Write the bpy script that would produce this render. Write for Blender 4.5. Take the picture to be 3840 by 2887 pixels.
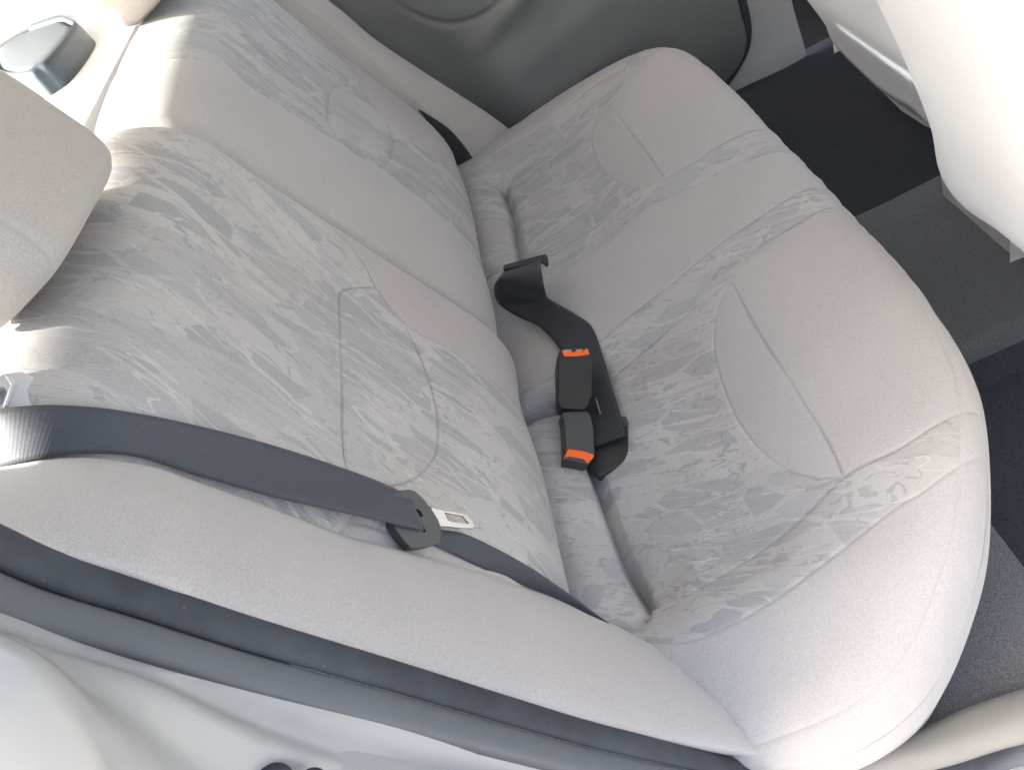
import bpy, bmesh, math, random
import numpy as np
from mathutils import Vector, Matrix, Euler
from mathutils.geometry import delaunay_2d_cdt

# ---------------------------------------------------------------- scene, camera, light
scene = bpy.context.scene
for o in list(bpy.data.objects):
    bpy.data.objects.remove(o)
COL = scene.collection
cam_data = bpy.data.cameras.new("camera")
cam = bpy.data.objects.new("camera", cam_data)
COL.objects.link(cam)
cam.location = (0.1309, -0.9362, 0.7864)
cam.rotation_euler = (0.75097, 0.44258, -0.19094)
cam_data.sensor_fit = 'HORIZONTAL'
cam_data.sensor_width = 36.0
cam_data.lens = 28.03
cam_data.clip_start = 0.02
cam_data.clip_end = 200.0
scene.camera = cam

SUN_TO = Vector((-0.83, -0.13, 0.535)).normalized()      # towards the sun: behind the car
SUN_EL = math.asin(SUN_TO.z)
world = bpy.data.worlds.new("World")
scene.world = world
world.use_nodes = True
wn = world.node_tree.nodes
wl = world.node_tree.links
wn.clear()
w_out = wn.new('ShaderNodeOutputWorld')
w_bg = wn.new('ShaderNodeBackground')
w_sky = wn.new('ShaderNodeTexSky')
w_sky.sky_type = 'NISHITA'
w_sky.sun_disc = False
w_sky.sun_elevation = SUN_EL
w_sky.sun_rotation = math.atan2(SUN_TO.x, SUN_TO.y)
w_sky.air_density = 1.0
w_sky.dust_density = 6.0
w_sky.ozone_density = 0.6
w_bg.inputs['Strength'].default_value = 0.15
wl.new(w_sky.outputs[0], w_bg.inputs[0])
wl.new(w_bg.outputs[0], w_out.inputs[0])

sun_data = bpy.data.lights.new("sun", 'SUN')
sun = bpy.data.objects.new("sun", sun_data)
COL.objects.link(sun)
sun_data.energy = 5.0
sun_data.angle = math.radians(1.5)
sun_data.color = (1.0, 0.985, 0.955)
sun.rotation_euler = (-SUN_TO).to_track_quat('-Z', 'Y').to_euler()

vs = scene.view_settings
vs.view_transform = 'Standard'
vs.look = 'None'
vs.gamma = 1.0
vs.use_curve_mapping = False
vs.exposure = 2.3
scene.render.film_transparent = False
scene.cycles.max_bounces = 6
scene.cycles.diffuse_bounces = 5

# ---------------------------------------------------------------- small helpers
def catmull(P, n=12, closed=False):
    P = [np.array(p, float) for p in P]
    out = []
    N = len(P)
    for i in range(N if closed else N - 1):
        if closed:
            a, b, c, d = P[i - 1], P[i], P[(i + 1) % N], P[(i + 2) % N]
        else:
            a = P[i - 1] if i > 0 else 2 * P[0] - P[1]
            b, c = P[i], P[i + 1]
            d = P[i + 2] if i + 2 < N else 2 * P[-1] - P[-2]
        for k in range(n):
            t = k / n
            out.append(.5 * ((2 * b) + (c - a) * t + (2 * a - 5 * b + 4 * c - d) * t * t + (3 * b - a - 3 * c + d) * t ** 3))
    if not closed:
        out.append(P[-1])
    return np.array(out)

def resample(P, n):
    P = np.array(P, float)
    L = np.concatenate([[0], np.cumsum(np.linalg.norm(np.diff(P, axis=0), axis=1))])
    t = np.linspace(0, L[-1], n)
    return np.stack([np.interp(t, L, P[:, k]) for k in range(P.shape[1])], 1)

def seg_dist(P, A, B):
    out = np.full(len(P), 1e9)
    d = (B - A)[None]
    dd = np.maximum((d * d).sum(2), 1e-12)
    for i in range(0, len(P), 4000):
        p = P[i:i + 4000, None, :]
        t = np.clip(((p - A[None]) * d).sum(2) / dd, 0, 1)
        q = A[None] + t[..., None] * d
        out[i:i + 4000] = np.sqrt(((p - q) ** 2).sum(2)).min(1)
    return out

def poly_dist(P, polys):
    A = np.concatenate([p[:-1] for p in polys])
    B = np.concatenate([p[1:] for p in polys])
    return seg_dist(P, A, B)

def sm(a, b, x):
    t = np.clip((np.asarray(x, float) - a) / (b - a), 0, 1)
    return t * t * (3 - 2 * t)

def inside(P, poly):
    x, y = P[:, 0], P[:, 1]
    r = np.zeros(len(P), bool)
    n = len(poly)
    for i in range(n):
        x1, y1 = poly[i]
        x2, y2 = poly[(i + 1) % n]
        if y1 == y2:
            continue
        r ^= ((y1 > y) != (y2 > y)) & (x < (x2 - x1) * (y - y1) / (y2 - y1) + x1)
    return r

def mesh_obj(name, verts, faces, mat=None, parent=None, uv=None, smooth=True):
    me = bpy.data.meshes.new(name)
    me.from_pydata([tuple(map(float, v)) for v in verts], [], [tuple(map(int, f)) for f in faces])
    if smooth:
        me.polygons.foreach_set('use_smooth', [True] * len(me.polygons))
    if uv is not None:
        lay = me.uv_layers.new(name="UVMap")
        idx = np.zeros(len(me.loops), int)
        me.loops.foreach_get('vertex_index', idx)
        lay.data.foreach_set('uv', np.asarray(uv, float)[idx].ravel())
    if mat:
        me.materials.append(mat)
    me.update()
    o = bpy.data.objects.new(name, me)
    COL.objects.link(o)
    if parent:
        o.parent = parent
    return o

def thing(name, label, cat, group=None, loc=(0, 0, 0)):
    o = bpy.data.objects.new(name, None)
    COL.objects.link(o)
    o.location = loc
    o.empty_display_size = 0.02
    o['label'] = label
    o['category'] = cat
    if group:
        o['group'] = group
    return o

def tag(o, label, cat, group=None):
    o['label'] = label
    o['category'] = cat
    if group:
        o['group'] = group
    return o

def fix_normals(o):
    bm = bmesh.new()
    bm.from_mesh(o.data)
    bmesh.ops.recalc_face_normals(bm, faces=bm.faces)
    bm.to_mesh(o.data)
    bm.free()

def bevel(o, w, seg=2, ang=35):
    m = o.modifiers.new("bevel", 'BEVEL')
    m.width = w
    m.segments = seg
    m.limit_method = 'ANGLE'
    m.angle_limit = math.radians(ang)
    return o

def grid_faces(nu, nv, closed_v=False):
    f = []
    for i in range(nu - 1):
        for j in range(nv if closed_v else nv - 1):
            k = (j + 1) % nv
            f.append((i * nv + j, (i + 1) * nv + j, (i + 1) * nv + k, i * nv + k))
    return f

def loft(name, rows, mat, parent=None, closed=False, caps=False, uvs=None):
    rows = np.array(rows)
    nu, nv = rows.shape[:2]
    V = rows.reshape(-1, 3)
    F = grid_faces(nu, nv, closed)
    if caps:
        F.append(tuple(range(nv)))
        F.append(tuple((nu - 1) * nv + j for j in range(nv)))
    uv = None
    if uvs is None:
        Lu = np.concatenate([[0], np.cumsum(np.linalg.norm(np.diff(rows[:, nv // 2], axis=0), axis=1))])
        Lv = np.concatenate([[0], np.cumsum(np.linalg.norm(np.diff(rows[nu // 2], axis=0), axis=1))])
        uv = np.stack(np.broadcast_arrays(Lv[None, :], Lu[:, None]), -1).reshape(-1, 2)
    o = mesh_obj(name, V, F, mat, parent, uv)
    fix_normals(o)
    return o

def sweep(name, path, prof, mat, parent=None, side=(0, -1, 0), closed=True, caps=True):
    """profile points (a,b): a along `side`, b along the direction square to side and path"""
    path = np.array(path, float)
    T = np.gradient(path, axis=0)
    T /= np.linalg.norm(T, axis=1)[:, None]
    rows = []
    S0 = np.array(side, float)
    for p, t in zip(path, T):
        s = S0 - t * np.dot(S0, t)
        s /= np.linalg.norm(s)
        b = np.cross(s, t)
        rows.append([p + s * a + b * c for a, c in prof])
    return loft(name, rows, mat, parent, closed, caps)

def ribbon(name, Lp, Rp, mat, parent=None, th=.0013, n=8, nv=9, crown=0.0):
    L = catmull(Lp, n)
    Rr = catmull(Rp, n)
    ln = np.concatenate([[0], np.cumsum(np.linalg.norm(np.diff((L + Rr) / 2, axis=0), axis=1))])
    T = np.gradient((L + Rr) / 2, axis=0)
    W = Rr - L
    N = np.cross(T, W)
    N /= np.linalg.norm(N, axis=1)[:, None]
    V, UV = [], []
    tt = np.linspace(0, 1, nv)
    for i in range(len(L)):
        for sgn in (1, -1):
            ts = tt if sgn > 0 else tt[::-1]
            for t in ts:
                e = 1 - (abs(2 * t - 1)) ** 8 * .6
                V.append(L[i] + W[i] * t + N[i] * (sgn * th * e + crown * (1 - (2 * t - 1) ** 2)))
                UV.append((t * .047, ln[i]))
    F = grid_faces(len(L), 2 * nv, True)
    F.append(tuple(range(2 * nv)))
    F.append(tuple((len(L) - 1) * 2 * nv + j for j in range(2 * nv)))
    o = mesh_obj(name, V, F, mat, parent, UV)
    fix_normals(o)
    return o

def plate(name, outline, frame, t0, t1, mat, parent=None, holes=(), bev=.001, seg=3, ang=35):
    """flat piece in a local frame: outline (2-D, metres), from height t0 to t1 along the normal"""
    O, ux, uy, n = [np.array(v, float) for v in frame]
    loops = [list(outline)] + [list(h) for h in holes]
    pts, edges = [], []
    for lp in loops:
        b = len(pts)
        pts += [Vector(p) for p in lp]
        edges += [(b + i, b + (i + 1) % len(lp)) for i in range(len(lp))]
    vo, eo, fo, *_ = delaunay_2d_cdt(pts, edges, [], 0, 1e-6)
    P = np.array([[v.x, v.y] for v in vo])
    keep = []
    for f in fo:
        cc = P[list(f)].mean(0)[None]
        if inside(cc, np.array(outline))[0] and not any(inside(cc, np.array(h))[0] for h in holes):
            keep.append(tuple(f))
    nP = len(P)
    V = [O + ux * p[0] + uy * p[1] + n * t1 for p in P] + [O + ux * p[0] + uy * p[1] + n * t0 for p in P]
    F = [f for f in keep] + [tuple(nP + i for i in reversed(f)) for f in keep]
    cnt = {}
    for f in keep:
        for i in range(len(f)):
            e = (f[i], f[(i + 1) % len(f)])
            cnt[tuple(sorted(e))] = cnt.get(tuple(sorted(e)), 0) + 1
    for f in keep:
        for i in range(len(f)):
            a, b = f[i], f[(i + 1) % len(f)]
            if cnt[tuple(sorted((a, b)))] == 1:
                F.append((b, a, nP + a, nP + b))
    o = mesh_obj(name, V, F, mat, parent, smooth=False)
    fix_normals(o)
    bm = bmesh.new()
    bm.from_mesh(o.data)
    bmesh.ops.dissolve_limit(bm, angle_limit=math.radians(2), verts=bm.verts, edges=bm.edges)
    bm.to_mesh(o.data)
    bm.free()
    if bev > 0:
        bevel(o, bev, seg, ang)
        o.data.polygons.foreach_set('use_smooth', [True] * len(o.data.polygons))
        m = o.modifiers.new("wn", 'WEIGHTED_NORMAL')
    return o

# ---------------------------------------------------------------- materials
def new_mat(name):
    m = bpy.data.materials.new(name)
    m.use_nodes = True
    nt = m.node_tree
    nt.nodes.clear()
    out = nt.nodes.new('ShaderNodeOutputMaterial')
    bs = nt.nodes.new('ShaderNodeBsdfPrincipled')
    nt.links.new(bs.outputs[0], out.inputs[0])
    return m, nt, bs

class NT:
    """tiny node helper"""
    def __init__(s, nt):
        s.nt = nt
    def n(s, t, **kw):
        nd = s.nt.nodes.new(t)
        for k, v in kw.items():
            setattr(nd, k, v)
        return nd
    def l(s, a, b):
        s.nt.links.new(a, b)
    def val(s, inp, v):
        if hasattr(v, 'is_output'):
            s.l(v, inp)
        else:
            inp.default_value = v
    def math(s, op, a, b=0.0, c=None, clamp=False):
        nd = s.n('ShaderNodeMath', operation=op)
        nd.use_clamp = clamp
        s.val(nd.inputs[0], a)
        s.val(nd.inputs[1], b)
        if c is not None:
            s.val(nd.inputs[2], c)
        return nd.outputs[0]
    def mix(s, f, a, b, mode='MIX'):
        nd = s.n('ShaderNodeMix', data_type='RGBA', blend_type=mode)
        s.val(nd.inputs[0], f)
        for k, v in ((6, a), (7, b)):
            if hasattr(v, 'is_output'):
                s.l(v, nd.inputs[k])
            else:
                nd.inputs[k].default_value = (*v, 1)
        return nd.outputs[2]
    def mapr(s, v, a, b, c=0., d=1.):
        nd = s.n('ShaderNodeMapRange')
        s.val(nd.inputs[0], v)
        for i, q in enumerate((a, b, c, d)):
            nd.inputs[i + 1].default_value = q
        return nd.outputs[0]
    def vec(s, src, scale=(1, 1, 1), loc=(0, 0, 0), rot=(0, 0, 0)):
        nd = s.n('ShaderNodeMapping')
        s.l(src, nd.inputs[0])
        nd.inputs[1].default_value = loc
        nd.inputs[2].default_value = rot
        nd.inputs[3].default_value = scale
        return nd.outputs[0]
    def noise(s, v, scale, detail=2., rough=.5, dist=0.):
        nd = s.n('ShaderNodeTexNoise')
        s.l(v, nd.inputs['Vector'])
        nd.inputs['Scale'].default_value = scale
        nd.inputs['Detail'].default_value = detail
        nd.inputs['Roughness'].default_value = rough
        nd.inputs['Distortion'].default_value = dist
        return nd.outputs[0]

def fabric_base(h, bs, col, coord, grain=.13, bump=.25, sheen=.25):
    """fine cloth grain + faint large mottling, returns the colour socket"""
    g = h.noise(coord, 750., 1., .6)
    big = h.noise(coord, 9., 2., .55)
    k = h.math('ADD', h.mapr(g, .25, .75, 1 - grain, 1 + grain), h.mapr(big, .3, .7, -.022, .022))
    cc = h.n('ShaderNodeCombineColor')
    for i in range(3):
        h.l(k, cc.inputs[i])
    c = h.mix(1.0, col, cc.outputs[0], 'MULTIPLY')
    h.l(c, bs.inputs['Base Color'])
    bs.inputs['Roughness'].default_value = .92
    bs.inputs['Specular IOR Level'].default_value = .25
    bs.inputs['Sheen Weight'].default_value = sheen
    bs.inputs['Sheen Roughness'].default_value = .45
    b = h.n('ShaderNodeBump')
    b.inputs['Strength'].default_value = bump
    b.inputs['Distance'].default_value = .0006
    h.l(g, b.inputs['Height'])
    h.l(b.outputs[0], bs.inputs['Normal'])
    return b

def plain_fabric(name, col, **kw):
    m, nt, bs = new_mat(name)
    h = NT(nt)
    tc = h.n('ShaderNodeTexCoord')
    fabric_base(h, bs, col, tc.outputs['Object'], **kw)
    return m

def pattern_fabric(name, seed=0., rot=0., LU=46., LV=14., LD=(.328, .316, .304), LL=(.366, .351, .335)):
    m, nt, bs = new_mat(name)
    h = NT(nt)
    tc = h.n('ShaderNodeTexCoord')
    uv0 = h.vec(tc.outputs['UV'], loc=(seed, seed * .7, 0), rot=(0, 0, rot))
    # hand drawn wobble
    wob = h.n('ShaderNodeTexNoise')
    h.l(uv0, wob.inputs['Vector'])
    wob.inputs['Scale'].default_value = 26.
    wob.inputs['Detail'].default_value = 2.
    sub = h.n('ShaderNodeVectorMath', operation='SUBTRACT')
    h.l(wob.outputs['Color'], sub.inputs[0])
    sub.inputs[1].default_value = (.5, .5, .5)
    mul = h.n('ShaderNodeVectorMath', operation='SCALE')
    h.l(sub.outputs[0], mul.inputs[0])
    mul.inputs['Scale'].default_value = .0065
    add = h.n('ShaderNodeVectorMath', operation='ADD')
    h.l(uv0, add.inputs[0])
    h.l(mul.outputs[0], add.inputs[1])
    uv = add.outputs[0]
    # ground colour of the woven design, in loose tinted blocks
    vo = h.n('ShaderNodeTexVoronoi', distance='CHEBYCHEV')
    h.l(h.vec(uv, (15, 9.0, 1), rot=(0, 0, .20)), vo.inputs['Vector'])
    vo.inputs['Scale'].default_value = 1.
    vo.inputs['Randomness'].default_value = .8
    sep = h.n('ShaderNodeSeparateColor')
    h.l(vo.outputs['Color'], sep.inputs[0])
    base = (.432, .408, .378)
    c = h.mix(h.math('GREATER_THAN', sep.outputs[1], .60), base, (.462, .438, .404))
    c = h.mix(h.math('GREATER_THAN', sep.outputs[2], .72), c, (.388, .370, .350))
    # leaves: long cells cut apart by pale veins; whole leaves belong to alternating grey blocks
    lc = h.vec(uv, (LU, LV, 1), rot=(0, 0, .10))
    ve = h.n('ShaderNodeTexVoronoi', feature='DISTANCE_TO_EDGE')
    vc = h.n('ShaderNodeTexVoronoi', feature='F1')
    for q in (ve, vc):
        h.l(lc, q.inputs['Vector'])
        q.inputs['Scale'].default_value = 1.
    sl = h.n('ShaderNodeSeparateColor')
    h.l(vc.outputs['Color'], sl.inputs[0])
    veins = h.mapr(ve.outputs[0], .045, .065, 0, 1)
    ck = h.n('ShaderNodeTexChecker')
    h.l(h.vec(vc.outputs['Position'], (.34, .80, 1.), loc=(.3, .2, .5), rot=(0, 0, .25)), ck.inputs['Vector'])
    ck.inputs['Scale'].default_value = 1.
    blk = h.math('MAXIMUM', h.math('MULTIPLY', ck.outputs['Fac'], h.math('GREATER_THAN', sl.outputs[0], .14)), h.math('GREATER_THAN', sl.outputs[0], .90))
    leaf = h.math('MULTIPLY', veins, blk)
    lcol = h.mix(sl.outputs[1], LD, LL)
    c = h.mix(leaf, c, lcol)
    # stray grey slivers in the plain blocks
    sv = h.noise(h.vec(uv, (62, 11, 1), loc=(3, 5, 0), rot=(0, 0, .14)), 1., 1.5, .5)
    c = h.mix(h.mapr(sv, .645, .652, 0, .6), c, (.360, .348, .338))
    # faint warm ageing of the cloth
    st = h.noise(tc.outputs['UV'], 5., 2., .5)
    c = h.mix(h.mapr(st, .55, .72, 0, .45), c, (.420, .375, .310))
    # thin pale stems and broken dark threads
    s1 = h.noise(h.vec(uv, (30, 4.2, 1), loc=(7, 3, 0), rot=(0, 0, .10)), 1., 2., .55, .6)
    a1 = h.math('ABSOLUTE', h.math('SUBTRACT', s1, .5))
    c = h.mix(h.mapr(a1, .006, .010, .85, 0.), c, (.480, .458, .430))
    s3 = h.noise(h.vec(uv, (46, 7., 1), loc=(4.1, 2, 0), rot=(0, 0, .05)), 1., 2., .5, .8)
    a3 = h.math('ABSOLUTE', h.math('SUBTRACT', s3, .54))
    s4 = h.noise(h.vec(uv, (30, 7., 1), loc=(9.1, 6, 0), rot=(0, 0, -.22)), 1., 2., .5, .8)
    a4 = h.math('ABSOLUTE', h.math('SUBTRACT', s4, .47))
    brk = h.mapr(h.noise(uv, 90., 1.), .44, .50, 0, 1)
    c = h.mix(h.math('MULTIPLY', h.mapr(h.math('MINIMUM', a3, a4), .006, .012, .75, 0.), brk), c, (.300, .290, .284))
    b = fabric_base(h, bs, c, tc.outputs['Object'], grain=.09, bump=.25, sheen=.15)
    bs.inputs['Roughness'].default_value = .70
    bs.inputs['Specular IOR Level'].default_value = .3
    # ribs of the weave across the cloth
    sx = h.n('ShaderNodeSeparateXYZ')
    h.l(tc.outputs['UV'], sx.inputs[0])
    rib = h.math('SINE', h.math('MULTIPLY', sx.outputs[0], 2 * math.pi / .0022))
    b2 = h.n('ShaderNodeBump')
    b2.inputs['Strength'].default_value = .35
    b2.inputs['Distance'].default_value = .0004
    h.l(rib, b2.inputs['Height'])
    h.l(b.outputs[0], b2.inputs['Normal'])
    h.l(b2.outputs[0], bs.inputs['Normal'])
    return m

def webbing_mat(name, col, rough=.6, ribs=1.):
    m, nt, bs = new_mat(name)
    h = NT(nt)
    tc = h.n('ShaderNodeTexCoord')
    sx = h.n('ShaderNodeSeparateXYZ')
    h.l(tc.outputs['UV'], sx.inputs[0])
    a = h.math('SINE', h.math('MULTIPLY', sx.outputs[1], 2 * math.pi / .0030))
    b = h.math('SINE', h.math('MULTIPLY', sx.outputs[0], 2 * math.pi / .0014))
    hh = h.math('ADD', h.math('MULTIPLY', a, .7), h.math('MULTIPLY', b, .5))
    bp = h.n('ShaderNodeBump')
    bp.inputs['Strength'].default_value = .45 * ribs
    bp.inputs['Distance'].default_value = .00025
    h.l(hh, bp.inputs['Height'])
    h.l(bp.outputs[0], bs.inputs['Normal'])
    f = h.mapr(h.noise(tc.outputs['Object'], 700., 2.), .3, .7, .8, 1.2)
    f = h.math('MULTIPLY', f, h.mapr(hh, -1.2, 1.2, 1 - .35 * ribs, 1 + .30 * ribs))
    cc = h.n('ShaderNodeCombineColor')
    for i in range(3):
        h.l(f, cc.inputs[i])
    h.l(h.mix(1., col, cc.outputs[0], 'MULTIPLY'), bs.inputs['Base Color'])
    bs.inputs['Roughness'].default_value = rough
    bs.inputs['Sheen Weight'].default_value = .15
    return m

def solid(name, col, rough=.5, metal=0., var=.06, scale=60., bump=0., bscale=400., spec=.5):
    m, nt, bs = new_mat(name)
    h = NT(nt)
    tc = h.n('ShaderNodeTexCoord')
    f = h.mapr(h.noise(tc.outputs['Object'], scale, 4., .6), .3, .7, 1 - var, 1 + var)
    cc = h.n('ShaderNodeCombineColor')
    for i in range(3):
        h.l(f, cc.inputs[i])
    h.l(h.mix(1., col, cc.outputs[0], 'MULTIPLY'), bs.inputs['Base Color'])
    bs.inputs['Roughness'].default_value = rough
    bs.inputs['Metallic'].default_value = metal
    bs.inputs['Specular IOR Level'].default_value = spec
    if bump > 0:
        b = h.n('ShaderNodeBump')
        b.inputs['Strength'].default_value = bump
        b.inputs['Distance'].default_value = .0008
        h.l(h.noise(tc.outputs['Object'], bscale, 3., .6), b.inputs['Height'])
        h.l(b.outputs[0], bs.inputs['Normal'])
    return m

def dusty_rubber(name, col):
    m, nt, bs = new_mat(name)
    h = NT(nt)
    tc = h.n('ShaderNodeTexCoord')
    d = h.noise(tc.outputs['Object'], 14., 5., .65)
    spk = h.mapr(h.noise(tc.outputs['Object'], 420., 2., .5), .74, .80, 0, .5)
    c = h.mix(h.mapr(d, .35, .75, 0., .35), col, (.13, .14, .155))
    c = h.mix(spk, c, (.3, .3, .3))
    h.l(c, bs.inputs['Base Color'])
    bs.inputs['Roughness'].default_value = .62
    bs.inputs['Specular IOR Level'].default_value = .35
    return m

M_PLAIN = plain_fabric('plain_cloth', (.423, .393, .367))
M_PLAIN_WARM = plain_fabric('plain_cloth_warm', (.405, .362, .340))
M_PAT = pattern_fabric('patterned_cloth_seat', 0., -.36, LU=40., LV=15., LD=(.352, .338, .324), LL=(.390, .373, .355))
M_PAT2 = pattern_fabric('patterned_cloth_seat_second', 3.7, -.16, LU=40., LV=15., LD=(.352, .338, .324), LL=(.390, .373, .355))
M_PATB = pattern_fabric('patterned_cloth_back', 1.9, .34)
M_PATB2 = pattern_fabric('patterned_cloth_back_second', 5.3, .06)
M_STITCH = solid('stitch_thread', (.36, .342, .325), .8)
M_WEB = webbing_mat('belt_webbing', (.040, .044, .053), ribs=.3)
M_WEBK = webbing_mat('belt_webbing_black', (.013, .013, .014), ribs=.2)
M_PLASTIC = solid('black_plastic', (.020, .020, .021), .42, bump=.15, bscale=1200.)
M_PLASTIC_G = solid('grey_black_plastic', (.055, .057, .053), .5, bump=.2, bscale=1200.)
M_ORANGE = solid('orange_plastic', (.95, .13, .01), .4, var=.03)
M_STEEL = solid('tongue_steel', (.40, .395, .385), .38, metal=1., var=.05)
M_RUBBER = dusty_rubber('seal_rubber', (.026, .029, .036))
M_RUBBER2 = dusty_rubber('seal_flange_rubber', (.105, .109, .115))
M_PAINT = solid('body_paint', (.30, .30, .292), .28, var=.02, scale=8., spec=.5)
M_TRIM = solid('beige_trim_plastic', (.23, .224, .205), .6, var=.03, bump=.2, bscale=900.)
M_TRIM_LIGHT = solid('light_trim_plastic', (.50, .50, .485), .7, var=.02, bump=.15, bscale=900.)
M_DOOR = solid('door_trim', (.148, .156, .152), .8, var=.04, scale=20., bump=.25, bscale=900.)
M_CARPET = plain_fabric('shaded_carpet', (.055, .058, .065), grain=.55, bump=.8, sheen=.1)  # carpet darkened to carry the shade of the footwell
M_RISER = plain_fabric('lit_riser_carpet', (.125, .126, .130), grain=.5, bump=.8, sheen=.1)  # paler carpet copy, light from the open door put into the colour
M_TUNNEL = plain_fabric('lit_tunnel_carpet', (.135, .138, .136), grain=.4, bump=.8, sheen=.1)  # paler carpet copy, light on the tunnel top put into the colour
M_SHELF = plain_fabric('shelf_felt', (.74, .74, .73), grain=.06)
M_WHITE = plain_fabric('white_seat_cover', (.80, .815, .82), grain=.02)
M_GLASSY = solid('speaker_top', (.07, .082, .09), .8, spec=.2)
M_SPKRIM = solid('speaker_rim', (.030, .045, .060), .55)
M_DARKGAP = solid('gap_shade', (.02, .02, .025), .8)  # near-black colour standing in for shaded gaps
M_ROOF = plain_fabric('shade_roof_cloth', (.55, .54, .52), grain=.03)
M_GROUND = solid('bounce_ground', (.28, .275, .265), .9, var=.12, scale=3.)

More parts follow.
